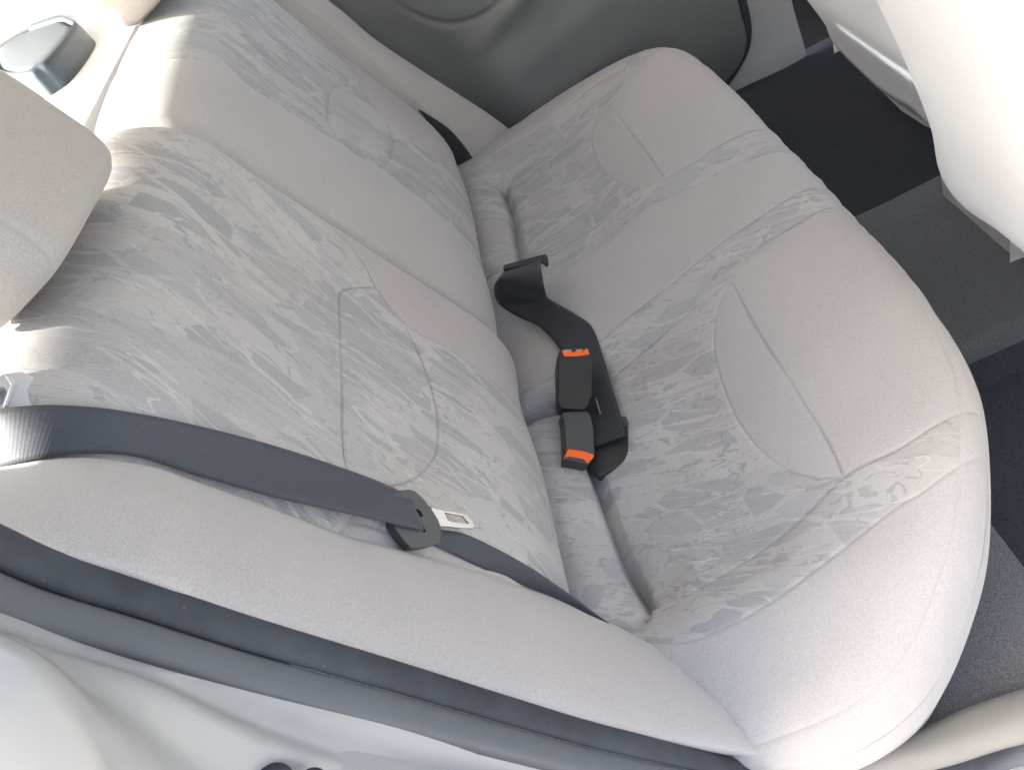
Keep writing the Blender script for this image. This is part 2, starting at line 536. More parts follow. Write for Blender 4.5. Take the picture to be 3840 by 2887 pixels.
# ---------------------------------------------------------------- measured data (metres)
DATA = {
    'belt_top': [(-0.2995, -0.4906, 0.5735), (-0.2702, -0.5035, 0.5734), (-0.2396, -0.5075, 0.5601), (-0.2132, -0.504, 0.5323), (-0.1913, -0.4906, 0.4827), (-0.1655, -0.4784, 0.4202), (-0.1346, -0.4727, 0.3489), (-0.1163, -0.4767, 0.3134), (-0.1123, -0.4793, 0.308)],
    'belt_low': [(-0.3165, -0.522, 0.547), (-0.2819, -0.5343, 0.552), (-0.2561, -0.538, 0.5477), (-0.2381, -0.5336, 0.5347), (-0.2182, -0.5241, 0.505), (-0.1989, -0.5204, 0.4588), (-0.1728, -0.5184, 0.4076), (-0.1422, -0.5146, 0.3531), (-0.1112, -0.5071, 0.2901)],
    'belt2_top': [(-0.116, -0.4834, 0.2897), (-0.1102, -0.4849, 0.2587), (-0.0979, -0.4835, 0.2366), (-0.0839, -0.487, 0.2082), (-0.0647, -0.4939, 0.1579), (-0.0451, -0.5087, 0.1067), (-0.0325, -0.5193, 0.0686), (-0.0231, -0.5261, 0.044)],
    'belt2_low': [(-0.131, -0.4998, 0.2827), (-0.1189, -0.5007, 0.2592), (-0.1089, -0.5021, 0.2344), (-0.1004, -0.5034, 0.2099), (-0.0883, -0.5025, 0.1699), (-0.0641, -0.5056, 0.12), (-0.0413, -0.5156, 0.0764), (-0.0275, -0.5262, 0.046)],
    'tongue_frame': [(-0.1118, -0.4958, 0.295), (0.2448, -0.4393, -0.8644), (0.5536, 0.7952, -0.2474), (0.796, -0.4179, 0.4378)],
    'tongue_body': [(-0.0328, -0.0018), (-0.0279, 0.006), (-0.0223, 0.0132), (-0.0182, 0.0157), (-0.012, 0.0166), (-0.0058, 0.0166), (0.0055, 0.015), (0.0152, 0.0124), (0.0217, 0.009), (0.0259, 0.0036), (0.0287, -0.0032), (0.024, -0.011), (0.0138, -0.0231), (0.01, -0.0259), (0.0008, -0.0254), (-0.0068, -0.0241), (-0.0143, -0.0221)],
    'tongue_slot': [(-0.0219, 0.0037), (-0.0199, 0.0052), (-0.0087, 0.0025), (-0.005, 0.0057), (-0.0011, 0.0056), (0.0013, 0.0043), (0.0015, 0.0025), (0.0001, 0.0017), (-0.002, 0.0033), (-0.0043, 0.0029), (-0.0053, 0.0012), (0.0123, -0.0045), (0.0111, -0.0067), (0.004, -0.0048), (-0.0033, -0.0023), (-0.0122, 0.0004)],
    'tongue_plate': [(0.0044, 0.0203), (0.0104, 0.0227), (0.0164, 0.0273), (0.0315, 0.0381), (0.0392, 0.0409), (0.0448, 0.0401), (0.049, 0.0387), (0.0487, 0.0347), (0.0365, 0.0239), (0.0244, 0.0147), (0.02, 0.0091), (0.0136, 0.0083)],
    'tongue_window': [(0.0179, 0.0253), (0.0337, 0.0363), (0.043, 0.0357), (0.0277, 0.0239), (0.0244, 0.023)],
    'buck1_frame': [(0.0007, -0.2477, 0.0424), (0.7575, -0.2329, -0.6099), (0.3539, 0.9315, 0.0838), (0.5486, -0.2793, 0.788)],
    'buck1_body': [(-0.0236, 0.0236), (0.008, 0.0328), (0.0142, 0.0269), (0.02, 0.0063), (0.0237, -0.0284), (0.0226, -0.0342), (0.0163, -0.0439), (-0.0141, -0.044), (-0.014, -0.0301), (-0.019, 0.0071)],
    'buck1_button': [(-0.0117, -0.0308), (0.0057, -0.0292), (0.0223, -0.0313), (0.0211, -0.0354), (0.016, -0.0438), (0.0129, -0.0436), (0.009, -0.0406), (-0.001, -0.0404), (-0.0109, -0.041), (-0.0155, -0.0442), (-0.0147, -0.0394)],
    'buck1_slot': [(-0.0125, -0.0425), (-0.0008, -0.0412), (0.0086, -0.0418), (0.0105, -0.0458), (-0.0129, -0.0447)],
    'buck2_frame': [(0.021, -0.1786, 0.0648), (0.8751, -0.0085, -0.4839), (0.1765, 0.9365, 0.3029), (0.4506, -0.3505, 0.8211)],
    'buck2_body': [(-0.0127, 0.0423), (-0.007, 0.0449), (0.0261, 0.044), (0.031, 0.0384), (0.0298, 0.0266), (0.0195, -0.0276), (0.0101, -0.0437), (0.0043, -0.0474), (-0.0241, -0.0423), (-0.0263, -0.0324), (-0.018, 0.0242)],
    'buck2_button': [(-0.0102, 0.0408), (-0.0067, 0.0383), (0.006, 0.037), (0.0181, 0.0376), (0.024, 0.0413), (0.0259, 0.0405), (0.027, 0.0319), (0.0089, 0.0305), (-0.0084, 0.0318)],
    'buck2_slot': [[(-0.009, 0.0417), (0.0032, 0.0418), (0.0025, 0.0379), (-0.0066, 0.0386)], [(0.0095, 0.0413), (0.0194, 0.0413), (0.0169, 0.0381), (0.0088, 0.0375)]],
    'adj_frame': [(0.0273, -0.2703, 0.01), (0.9894, 0.1269, -0.07), (-0.1047, 0.9597, 0.2608), (0.1003, -0.2507, 0.9628)],
    'adj_body': [(-0.038, -0.0084), (-0.0309, -0.0266), (0.015, -0.0271), (0.0245, -0.0029), (0.0319, 0.0155), (0.0021, 0.029), (-0.0235, 0.0047)],
    'adj_knob': [(0.0308, 0.0361), (0.0373, 0.0309), (0.0357, 0.0219), (0.0315, 0.0157), (0.0259, 0.0206)],
    'adj_grip': [(0.0249, 0.0469), (0.0283, 0.0424), (0.0276, 0.0348), (0.0226, 0.0281), (0.0174, 0.0288), (0.0244, 0.0359)],
    'adj_wire': [(0.0137, 0.0747), (0.0149, 0.074), (0.0102, 0.05), (0.009, 0.0504)],
    'bar_frame': [(0.0108, 0.0741, 0.085), (0.9819, -0.0688, -0.1765), (0.1607, 0.7957, 0.584), (0.1003, -0.6018, 0.7923)],
    'bar_body': [(-0.0344, 0.0063), (-0.0311, 0.0084), (-0.0243, 0.0084), (0.0319, 0.0071), (0.0352, 0.0044), (0.0354, -0.0012), (0.0329, -0.0122), (0.029, -0.0119), (0.0249, -0.0046), (0.0027, -0.0021), (-0.0357, 0.0)],
    'lap_l': [(-0.0227, 0.0923, 0.08), (-0.0335, 0.0629, 0.092), (-0.0489, 0.0649, 0.078), (-0.0563, 0.0643, 0.052), (-0.045, 0.0428, 0.04), (-0.029, 0.0209, 0.032), (-0.0092, -0.0077, 0.028), (0.0054, -0.054, 0.024), (0.0124, -0.1073, 0.022), (0.011, -0.1736, 0.021), (0.0094, -0.2266, 0.021), (0.0076, -0.2643, 0.022)],
    'lap_r': [(0.0337, 0.0695, 0.08), (0.0311, 0.026, 0.092), (0.0251, 0.0071, 0.078), (0.0204, 0.0205, 0.052), (0.0196, 0.0304, 0.04), (0.0295, 0.0167, 0.032), (0.048, -0.0172, 0.028), (0.0635, -0.0556, 0.024), (0.063, -0.1128, 0.022), (0.0587, -0.1805, 0.021), (0.056, -0.2312, 0.021), (0.0526, -0.2698, 0.022)],
    'fars_l': [(-0.0811, 0.592, 0.167), (-0.0745, 0.592, 0.0993), (-0.0773, 0.592, 0.0536), (-0.0959, 0.592, -0.0043)],
    'fars_r': [(-0.0734, 0.592, 0.1551), (-0.0479, 0.592, 0.1029), (-0.0378, 0.592, 0.0525), (-0.0342, 0.592, 0.0078)],
    'bol_in': [(-0.3566, -0.4961, 0.5441), (-0.2951, -0.5211, 0.5447), (-0.2532, -0.5211, 0.5273), (-0.22, -0.5222, 0.4939), (-0.2073, -0.5191, 0.4589), (-0.1858, -0.5175, 0.404), (-0.1614, -0.5174, 0.341), (-0.1406, -0.513, 0.2941), (-0.1175, -0.5091, 0.2422), (-0.0952, -0.5076, 0.1899), (-0.0691, -0.5013, 0.1181), (-0.0375, -0.5163, 0.0668), (-0.0158, -0.5279, 0.0369), (0.0152, -0.5619, 0.0095), (0.042, -0.6045, -0.0152), (0.0601, -0.6507, -0.0303)],
    'bol_out': [(-0.1852, -0.664, 0.6241), (-0.1828, -0.664, 0.5967), (-0.1788, -0.664, 0.5678), (-0.163, -0.664, 0.5253), (-0.1552, -0.664, 0.4841), (-0.1362, -0.664, 0.424), (-0.1194, -0.664, 0.373), (-0.0996, -0.664, 0.3161), (-0.0794, -0.664, 0.2622), (-0.0581, -0.664, 0.2075), (-0.038, -0.664, 0.1582), (-0.0153, -0.664, 0.1058), (0.0063, -0.664, 0.0661), (0.0266, -0.664, 0.0295), (0.0458, -0.664, 0.0001), (0.0609, -0.664, -0.0222)],
    'seal': [(-0.185, -0.678, 0.6189), (-0.1828, -0.678, 0.5919), (-0.1782, -0.678, 0.5641), (-0.1642, -0.678, 0.5209), (-0.1431, -0.678, 0.4536), (-0.1072, -0.678, 0.3548), (-0.073, -0.678, 0.2573), (-0.0391, -0.678, 0.1654), (0.0074, -0.678, 0.0575), (0.0451, -0.678, -0.035)],
    'jS': [(-0.1881, -0.692, 0.6176), (-0.1821, -0.692, 0.5877), (-0.177, -0.692, 0.561), (-0.1663, -0.692, 0.5186), (-0.1414, -0.692, 0.4545), (-0.1041, -0.692, 0.3619), (-0.072, -0.692, 0.2652), (-0.0406, -0.692, 0.1715), (-0.0115, -0.692, 0.0814)],
    'jB': [(-0.1705, -0.722, 0.6204), (-0.165, -0.722, 0.5926), (-0.1606, -0.722, 0.5653), (-0.1508, -0.722, 0.5167), (-0.1512, -0.722, 0.4325), (-0.136, -0.722, 0.3243), (-0.1168, -0.722, 0.1922), (-0.0853, -0.722, 0.0562), (-0.0525, -0.722, -0.0891)],
    'jC': [(-0.1104, -0.765, 0.6534), (-0.109, -0.765, 0.6285), (-0.1107, -0.765, 0.6067), (-0.1255, -0.765, 0.5691), (-0.1499, -0.765, 0.5235), (-0.1794, -0.765, 0.4495), (-0.2063, -0.765, 0.3368), (-0.2253, -0.765, 0.1499), (-0.2352, -0.765, -0.1431)],
    'blob': [(-0.164, -0.735, 0.4138), (-0.1516, -0.735, 0.4154), (-0.1445, -0.735, 0.3983)],
    'fb_in': [(-0.1958, 0.605, 0.5051), (-0.1833, 0.605, 0.4473), (-0.1577, 0.605, 0.3941), (-0.1301, 0.605, 0.3201), (-0.1064, 0.605, 0.2505), (-0.0817, 0.605, 0.1513), (-0.0621, 0.605, 0.0897), (-0.0488, 0.605, 0.0138), (-0.0402, 0.605, -0.012)],
    'fb_out': [(-0.1558, 0.672, 0.4723), (-0.1363, 0.672, 0.3994), (-0.1216, 0.672, 0.3626), (-0.0968, 0.672, 0.2928), (-0.055, 0.672, 0.2092), (-0.0061, 0.672, 0.1165), (0.0213, 0.672, 0.0646), (0.0449, 0.672, 0.0148), (0.0524, 0.672, -0.0064)],
    'tunnel': [(0.5314, 0.133, -0.18), (0.6403, 0.0933, -0.18), (0.5202, -0.1874, -0.18), (0.5971, -0.2006, -0.18)],
    'console': [(0.66, 0.0908, -0.0578), (0.66, 0.1303, -0.2176), (0.66, 0.0028, -0.2172), (0.66, 0.0286, -0.1143)],
    'fseat_hem': [(0.7, 0.7051, -0.0085), (0.7, 0.7089, -0.0701), (0.7, 0.7101, -0.1341), (0.7, 0.6839, -0.1791), (0.7, 0.6006, -0.2002), (0.7, 0.4758, -0.1827), (0.7, 0.331, -0.1606), (0.7, 0.2223, -0.1498), (0.7, 0.1745, -0.1481)],
    'fseat_fold': [(0.69, 0.543, -0.1536), (0.69, 0.4235, -0.1329), (0.69, 0.303, -0.117), (0.69, 0.1984, -0.1101), (0.69, 0.1478, -0.0961)],
    'nseat': [(0.52, -0.0168, 0.2805), (0.545, -0.067, 0.1951), (0.565, -0.1011, 0.1215), (0.575, -0.1179, 0.0692), (0.585, -0.1242, -0.0154), (0.59, -0.1325, -0.074), (0.595, -0.2044, -0.099), (0.6, -0.2922, -0.1081)],
    'doorseal': [(0.5929, 0.7, 0.0509), (0.5926, 0.7, -0.0084), (0.5896, 0.7, -0.0692), (0.5721, 0.7, -0.1139), (0.5291, 0.7, -0.1521), (0.4849, 0.7, -0.1741), (0.4269, 0.7, -0.1831)],
    'door_insert': [(-0.0486, 0.7, 0.3793), (-0.0322, 0.7, 0.3237), (-0.0102, 0.7, 0.2827), (0.0221, 0.7, 0.2481), (0.0581, 0.7, 0.2281), (0.1053, 0.7, 0.219), (0.1552, 0.7, 0.2259), (0.1962, 0.7, 0.2371)],
    'bpill': [(0.6059, 0.7, -0.0157), (0.5849, 0.7, -0.0881), (0.5053, 0.7, -0.1798), (0.5906, 0.7, -0.187), (0.697, 0.7, -0.2009), (0.6909, 0.7, -0.1253), (0.6869, 0.7, -0.06)],
    'sill_in': [(0.0711, -0.6433, -0.115), (0.1091, -0.6492, -0.115), (0.1466, -0.6518, -0.115), (0.2034, -0.6573, -0.115), (0.2537, -0.6535, -0.115), (0.3075, -0.6542, -0.115), (0.3587, -0.6554, -0.115)],
    'sill_out': [(0.101, -0.6678, -0.105), (0.1297, -0.6862, -0.105), (0.1694, -0.6876, -0.105), (0.214, -0.6913, -0.105), (0.2595, -0.6922, -0.105), (0.2823, -0.6937, -0.105), (0.3327, -0.6929, -0.105)],
    'pod': [(-0.7206, 0.7452, 0.6), (-0.6191, 0.6621, 0.6), (-0.5051, 0.5467, 0.6), (-0.4546, 0.4584, 0.6), (-0.4204, 0.3827, 0.6), (-0.4184, 0.302, 0.6), (-0.4288, 0.2519, 0.6), (-0.444, 0.2405, 0.6), (-0.4787, 0.2559, 0.6), (-0.6063, 0.4478, 0.6)],
    'gap': [(-0.3179, 0.2631, 0.585), (-0.3115, 0.1896, 0.585), (-0.3165, 0.1215, 0.585), (-0.3239, 0.0702, 0.585), (-0.3277, -0.0007, 0.585)],
    'cp_band': [(-0.6612, 0.66, 0.6242), (-0.6126, 0.66, 0.6183), (-0.4961, 0.66, 0.6001)],
    'guide_frame': [(-0.2647, -0.4865, 0.5695), (0.7722, 0.0845, -0.6297), (0.1286, 0.9498, 0.2851), (0.6222, -0.3011, 0.7226)],
    'guide_body': [(-0.0293, -0.0018), (-0.02, 0.009), (-0.0098, 0.0143), (-0.0004, 0.0163), (0.0075, 0.0122), (0.0122, 0.0048), (0.0107, -0.0025), (0.0086, -0.0141), (-0.0243, -0.0194)],
    'guide_hole': [(-0.0223, -0.0047), (-0.0139, 0.0025), (-0.0091, 0.0033), (-0.0071, -0.0), (-0.0086, -0.0097), (-0.0124, -0.0139), (-0.0195, -0.016)],
    'guide_rib': [(-0.0089, 0.011), (-0.0038, 0.0099), (-0.0017, 0.0055), (-0.0032, -0.0054), (-0.0045, -0.0133), (-0.0071, -0.014), (-0.0058, -0.0061), (-0.0047, 0.0033), (-0.0062, 0.0062)],
    'guide': [(-0.2615, -0.4934, 0.5848), (-0.2537, -0.4874, 0.5831), (-0.2471, -0.4866, 0.5728), (-0.2539, -0.4996, 0.5585), (-0.2675, -0.5051, 0.5717)],
}

# ---------------------------------------------------------------- upholstery surfaces
CUSH = catmull([(-.11, -.66), (.03, -.675), (.09, -.68), (.16, -.677), (.22, -.657), (.28, -.613), (.335, -.555), (.395, -.455), (.425, -.37), (.438, -.25), (.442, -.1), (.442, .1), (.440, .3), (.435, .42), (.415, .535), (.37, .615), (.31, .665), (.2, .70), (.05, .70), (-.11, .70)], 8)
CX=[-.13,-.09,-.05,-.02,0,.03,.08,.14,.20,.26,.33,.395,.46];CZ=[.01,.026,.032,.018,.004,.004,.012,.022,.044,.066,.077,.078,.076]
MX=[-.13,-.05,0,.1,.2,.3,.395,.46];MZ=[.0,.008,.012,.026,.044,.064,.076,.074]
def itp(x,X,Z):
    # smooth cubic hermite interpolation
    X=np.array(X);Z=np.array(Z);m=np.gradient(Z,X);i=np.clip(np.searchsorted(X,x)-1,0,len(X)-2)
    h=X[i+1]-X[i];t=np.clip((x-X[i])/h,0,1)
    return (2*t**3-3*t**2+1)*Z[i]+(t**3-2*t**2+t)*h*m[i]+(-2*t**3+3*t**2)*Z[i+1]+(t**3-t**2)*h*m[i+1]
R_EDGE=.055
def zc(x,y):
    x=np.asarray(x,float);y=np.asarray(y,float)
    ay=np.abs(y)
    mid=1-sm(.09,.135,ay)
    z=itp(x,CX,CZ)*(1-mid)+itp(x,MX,MZ)*mid
    # outer bolster: gentle, no dish
    o=sm(.46,.56,ay);z=z*(1-o)+o*(.030+.10*np.clip(x,0,.4)*1.0-.03*sm(.54,.68,ay))
    P=np.stack([x.ravel(),y.ravel()],1)
    A=CUSH[:-1];B=CUSH[1:]
    d=seg_dist(P,A,B).reshape(x.shape)
    R=R_EDGE;dd=np.clip(d,0,R)
    return z-(R-np.sqrt(np.maximum(R*R-(R-dd)**2,0)))
PROF=catmull([(-.13,-.03),(-.090,.01),(-.064,.055),(-.060,.10),(-.074,.16),(-.108,.25),(-.148,.36),(-.184,.455),(-.200,.505),(-.213,.534),(-.232,.554),(-.260,.568),(-.298,.579),(-.335,.585)],10)
_L=np.concatenate([[0],np.cumsum(np.linalg.norm(np.diff(PROF,axis=0),axis=1))]);SMAX=_L[-1]
def prof(s):
    x=np.interp(s,_L,PROF[:,0]);z=np.interp(s,_L,PROF[:,1])
    e=.006;dx=np.interp(s+e,_L,PROF[:,0])-np.interp(s-e,_L,PROF[:,0]);dz=np.interp(s+e,_L,PROF[:,1])-np.interp(s-e,_L,PROF[:,1])
    n=np.hypot(dx,dz);return x,z,dz/n,-dx/n   # normal = (dz,-dx): forward/up
YN0,YSPLIT,YF1=-.535,-.075,.60
def hb(y,s):
    h=np.zeros_like(y+s)
    for yc in (-.335,.345):
        h=h+.014*np.exp(-((y-yc)/.15)**2)*np.exp(-((s-.24)/.13)**2)
    # valley along the split on the middle section, rounded edge on the near section
    near=y<YSPLIT
    dm=np.maximum(y-YSPLIT,0);dn=np.maximum(YSPLIT-y,0)
    val=-.034*np.exp(-(dm/.030)**4)-.010*np.exp(-(dm/.08)**2)
    edge=-.006*np.exp(-(dn/.008)**2)+.008*np.exp(-((dn-.03)/.05)**2)
    h=h+np.where(near,edge,val)
    # fall away at outer edges
    h=h-.03*sm(YN0+.06,YN0-.01,y)-.03*sm(YF1-.06,YF1+.01,y)
    return h
def back(y,s):
    x,z,nx,nz=prof(s);h=hb(y,s)
    return np.stack([x+h*nx,y+0*x,z+h*nz],-1)


def stitched_panels(parent, regions, seams, domain, fn, spacing, tuck=(), uvf=None, extra=None):
    """Cut one padded surface into separate panels along its seams.
    regions: (name, polygon, material, label) first hit wins; polygon None = everything left.
    seams: (polyline, depth, width, puff); fn(P)->3-D surface, lowered along its normal at every seam."""
    lo, hi = domain.min(0), domain.max(0)
    rnd = np.random.default_rng(5)
    gx = np.arange(lo[0], hi[0], spacing)
    gy = np.arange(lo[1], hi[1], spacing)
    G = np.stack(np.meshgrid(gx, gy, indexing='ij'), -1).reshape(-1, 2)
    G = G + rnd.uniform(-.15, .15, G.shape) * spacing
    polys = [s[0] for s in seams]
    dmin = poly_dist(G, polys + [np.vstack([domain, domain[:1]])])
    G = G[inside(G, domain) & (dmin > spacing * .75)]
    pts, edges = [], []
    def add_line(P, closed=False, step=.006):
        n = max(2, int(np.linalg.norm(np.diff(P, axis=0), axis=1).sum() / step))
        Q = resample(P, n)
        b = len(pts)
        pts.extend(Vector(q) for q in Q)
        edges.extend((b + i, b + i + 1) for i in range(len(Q) - 1))
        return Q
    add_line(np.vstack([domain, domain[:1]]))
    for s in seams:
        Q = add_line(s[0])
        T = np.gradient(Q, axis=0)
        T /= np.maximum(np.linalg.norm(T, axis=1)[:, None], 1e-9)
        Nn = np.stack([-T[:, 1], T[:, 0]], 1)
        for k in (.7, 1.5, 3.0):
            for sg in (-1, 1):
                E = Q + Nn * sg * k * s[2]
                d = poly_dist(E, polys)
                E = E[(d > k * s[2] * .8) & inside(E, domain)]
                pts.extend(Vector(e) for e in E)
    pts.extend(Vector(g) for g in G)
    vo, eo, fo, *_ = delaunay_2d_cdt(pts, edges, [], 0, 2e-4)
    P = np.array([[v.x, v.y] for v in vo])
    F = np.array([f for f in fo if len(f) == 3])
    C = P[F].mean(1)
    ok = inside(C, domain)
    F, C = F[ok], C[ok]
    e = 1e-3
    S = fn(P)
    Du = fn(P + [e, 0]) - fn(P - [e, 0])
    Dv = fn(P + [0, e]) - fn(P - [0, e])
    Nn = np.cross(Du, Dv)
    Nn /= np.maximum(np.linalg.norm(Nn, axis=1)[:, None], 1e-12)
    if (Nn.mean(0) @ np.array([.5, -.3, 1.])) < 0:
        Nn = -Nn
        F = F[:, ::-1]
    low = np.zeros(len(P))
    for (pl, dep, wid, puff) in seams:
        d = poly_dist(P, [pl])
        low = np.maximum(low, dep * np.exp(-(d / wid) ** 2) + puff * np.exp(-d / .016))
    wr = extra(P) if extra is not None else 0.
    S = S - Nn * (low - wr)[:, None] if extra is not None else S - Nn * low[:, None]
    UV = uvf(P) if uvf else P
    free = np.ones(len(F), bool)
    objs = []
    for (nm, poly, mat, lab) in regions:
        m = free if poly is None else free & inside(C, np.asarray(poly))
        free = free & ~m
        f = F[m]
        if len(f) == 0:
            continue
        u, inv = np.unique(f, return_inverse=True)
        o = mesh_obj(nm, S[u], inv.reshape(-1, 3), mat, parent, UV[u])
        if lab:
            o['label'] = lab
        objs.append(o)
    return objs

M_THREAD = None
def seam_thread(parent, polys, fn, nrm, name='seam_stitching', rad=.0005, length=.0042, gap=.0012, lift=0.):
    """visible stitches lying in a seam: short thread segments, joined into one part"""
    V, F = [], []
    for pl in polys:
        L = np.linalg.norm(np.diff(pl, axis=0), axis=1).sum()
        n = int(L / (length + gap))
        for i in range(n):
            a = (i * (length + gap)) / L
            b = (i * (length + gap) + length) / L
            T = np.concatenate([[0], np.cumsum(np.linalg.norm(np.diff(pl, axis=0), axis=1))]) / L
            q = np.array([[np.interp(t, T, pl[:, k]) for k in range(2)] for t in (a, (a + b) / 2, b)])
            S = fn(q)
            d = S[2] - S[0]
            d /= max(np.linalg.norm(d), 1e-9)
            up = nrm(q)[1]
            s = np.cross(d, up)
            base = len(V)
            for j, p in enumerate(S):
                r_ = rad * (1 if j == 1 else .55)
                for k in range(5):
                    an = 2 * math.pi * k / 5
                    V.append(p + up * lift + (s * math.cos(an) + up * math.sin(an)) * r_)
            for j in range(2):
                for k in range(5):
                    F.append((base + j * 5 + k, base + j * 5 + (k + 1) % 5, base + (j + 1) * 5 + (k + 1) % 5, base + (j + 1) * 5 + k))
    o = mesh_obj(name, V, F, M_STITCH, parent)
    o['kind'] = 'stuff'
    return o

def cat(*ls):
    return np.vstack([np.asarray(l, float) for l in ls])

# ================================================================ SETTING
ground = mesh_obj('ground', [(-60, -60, -.62), (60, -60, -.62), (60, 60, -.62), (-60, 60, -.62)], [(0, 1, 2, 3)], M_GROUND)  # unseen ground plane, added to bounce light up
ground['kind'] = 'structure'

def carpet_z(x, y):
    z = -.25 + 0 * x
    tun = sm(-.225, -.195, y) * (1 - sm(.138, .168, y))
    z = z + .07 * tun + .05 * sm(.60, .70, np.abs(y))
    z = np.maximum(z, -.25 + .10 * (1 - sm(.385, .41, x)))
    z = z + .0018 * np.sin(x * 31 + y * 17) * np.sin(y * 23 - x * 9)
    return z

gx, gy = np.concatenate([np.linspace(-.32, .36, 30), np.linspace(.37, .42, 20), np.linspace(.43, 1.5, 100)]), np.linspace(-.66, .73, 260)
XX, YY = np.meshgrid(gx, gy, indexing='ij')
V = np.stack([XX, YY, carpet_z(XX, YY)], -1).reshape(-1, 3)
Fq = grid_faces(150, 260)
cy = V[:, 1]
cx_ = V[:, 0]
riser_f = [f for f in Fq if cx_[f[0]] < .408]
tunnel_f = [f for f in Fq if cx_[f[0]] >= .408 and -.212 < cy[f[0]] < .153]
floor_f = [f for f in Fq if cx_[f[0]] >= .408 and not -.212 < cy[f[0]] < .153]
carpet = mesh_obj('floor_carpet', V, floor_f, M_CARPET)
carpet['kind'] = 'structure'
tunnel = mesh_obj('floor_tunnel', V, tunnel_f, M_TUNNEL)
tunnel['kind'] = 'structure'
riser = mesh_obj('floor_riser', V, riser_f, M_RISER)
riser['kind'] = 'structure'
for o_ in (carpet, tunnel, riser):
    bm = bmesh.new(); bm.from_mesh(o_.data)
    bmesh.ops.delete(bm, geom=[v for v in bm.verts if not v.link_faces], context='VERTS')
    bm.to_mesh(o_.data); bm.free()

# painted body round the open door
body = thing('car_body', 'white painted door frame of the car below the dark rubber seal', 'car body')
S_ = catmull(DATA['jS'], 8)
B_ = catmull(DATA['jB'], 8)
C_ = catmull(DATA['jC'], 8)
rows = []
for s, b, c in zip(S_, B_, C_):
    s = s + np.array([-.006, -.002, -.008])
    a0 = s + np.array([-.02, .03, -.01])
    e1 = c + np.array([-.03, -.022, -.02])
    e2 = c + np.array([-.16, -.032, -.07])
    e3 = c + np.array([-.62, -.04, -.10])  # row stretched back out of view to block sun from the sill
    pts5 = catmull([a0, s, s * .45 + b * .55 + np.array([-.008, 0, -.004]), b, b * .5 + c * .5 + np.array([-.014, .002, -.004]), c, e1, e2, e3], 4)
    rows.append(pts5)
loft('door_jamb', rows, M_PAINT, body)
# quarter panel, pillar, bulkhead and roof are unseen, added to shade the cabin
def slab(name, quad, th, mat, parent):
    q = np.array(quad, float)
    n = np.cross(q[1] - q[0], q[2] - q[0]); n /= np.linalg.norm(n)
    Vv = [tuple(p) for p in q] + [tuple(p - n * th) for p in q]
    k = len(q)
    F = [tuple(range(k)), tuple(range(2 * k - 1, k - 1, -1))] + [(i, k + i, k + (i + 1) % k, (i + 1) % k) for i in range(k)]
    o = mesh_obj(name, Vv, F, mat, parent, smooth=False)
    fix_normals(o)
    return o
slab('shade_pillar', [(-.225, -.74, .64), (-.36, -.70, .88), (-.95, -.70, .88), (-1.05, -.74, .60)], .03, M_PAINT, body)  # unseen slab, added to stop sun entering by the door
qp = [(p[0] - .035, -.705, p[2]) for p in DATA['jS']]
slab('shade_quarter', qp + [(.02, -.705, -.2), (-.9, -.705, -.2), (-.9, -.705, .63)], .02, M_PAINT, body)  # hidden slab added behind the jamb to block sun rays
rf = []
for x in np.linspace(-.724, 1.75, 12):
    rf.append([(x, y, .905 + .005 * (1 - (y / .62) ** 2) - .02 * ((x - .4) / .8) ** 2) for y in np.linspace(-.69 + .14 * float(sm(-.1, .35, x)), .62, 14)])
rfo = loft('shade_roof', rf, M_ROOF, body)  # out of view, its edges shaped to limit sun and sky light
so = rfo.modifiers.new('th', 'SOLIDIFY'); so.thickness = .02; so.offset = 1.0
slab('shade_quarter', [(-.02, .745, -.30), (-1.1, .745, -.30), (-1.1, .745, .52), (-.24, .745, .52)], -.02, M_PAINT, body)  # hidden slab added on the far side against light leaks
bk = []
for y in np.linspace(-.70, .74, 8):
    ss = np.linspace(.0, SMAX, 30)
    x, z, nx, nz = prof(ss)
    bk.append([(-.30, y, -.27), (-.22, y, -.10)] + [(a - .085 * c_, y, b - .085 * d_) for a, b, c_, d_ in zip(x[3:-8], z[3:-8], nx[3:-8], nz[3:-8])] + [(-.36, y, .555)])
loft('shade_bulkhead', bk, M_DARKGAP, body)  # hidden dark sheet added to stop light leaking round the seat

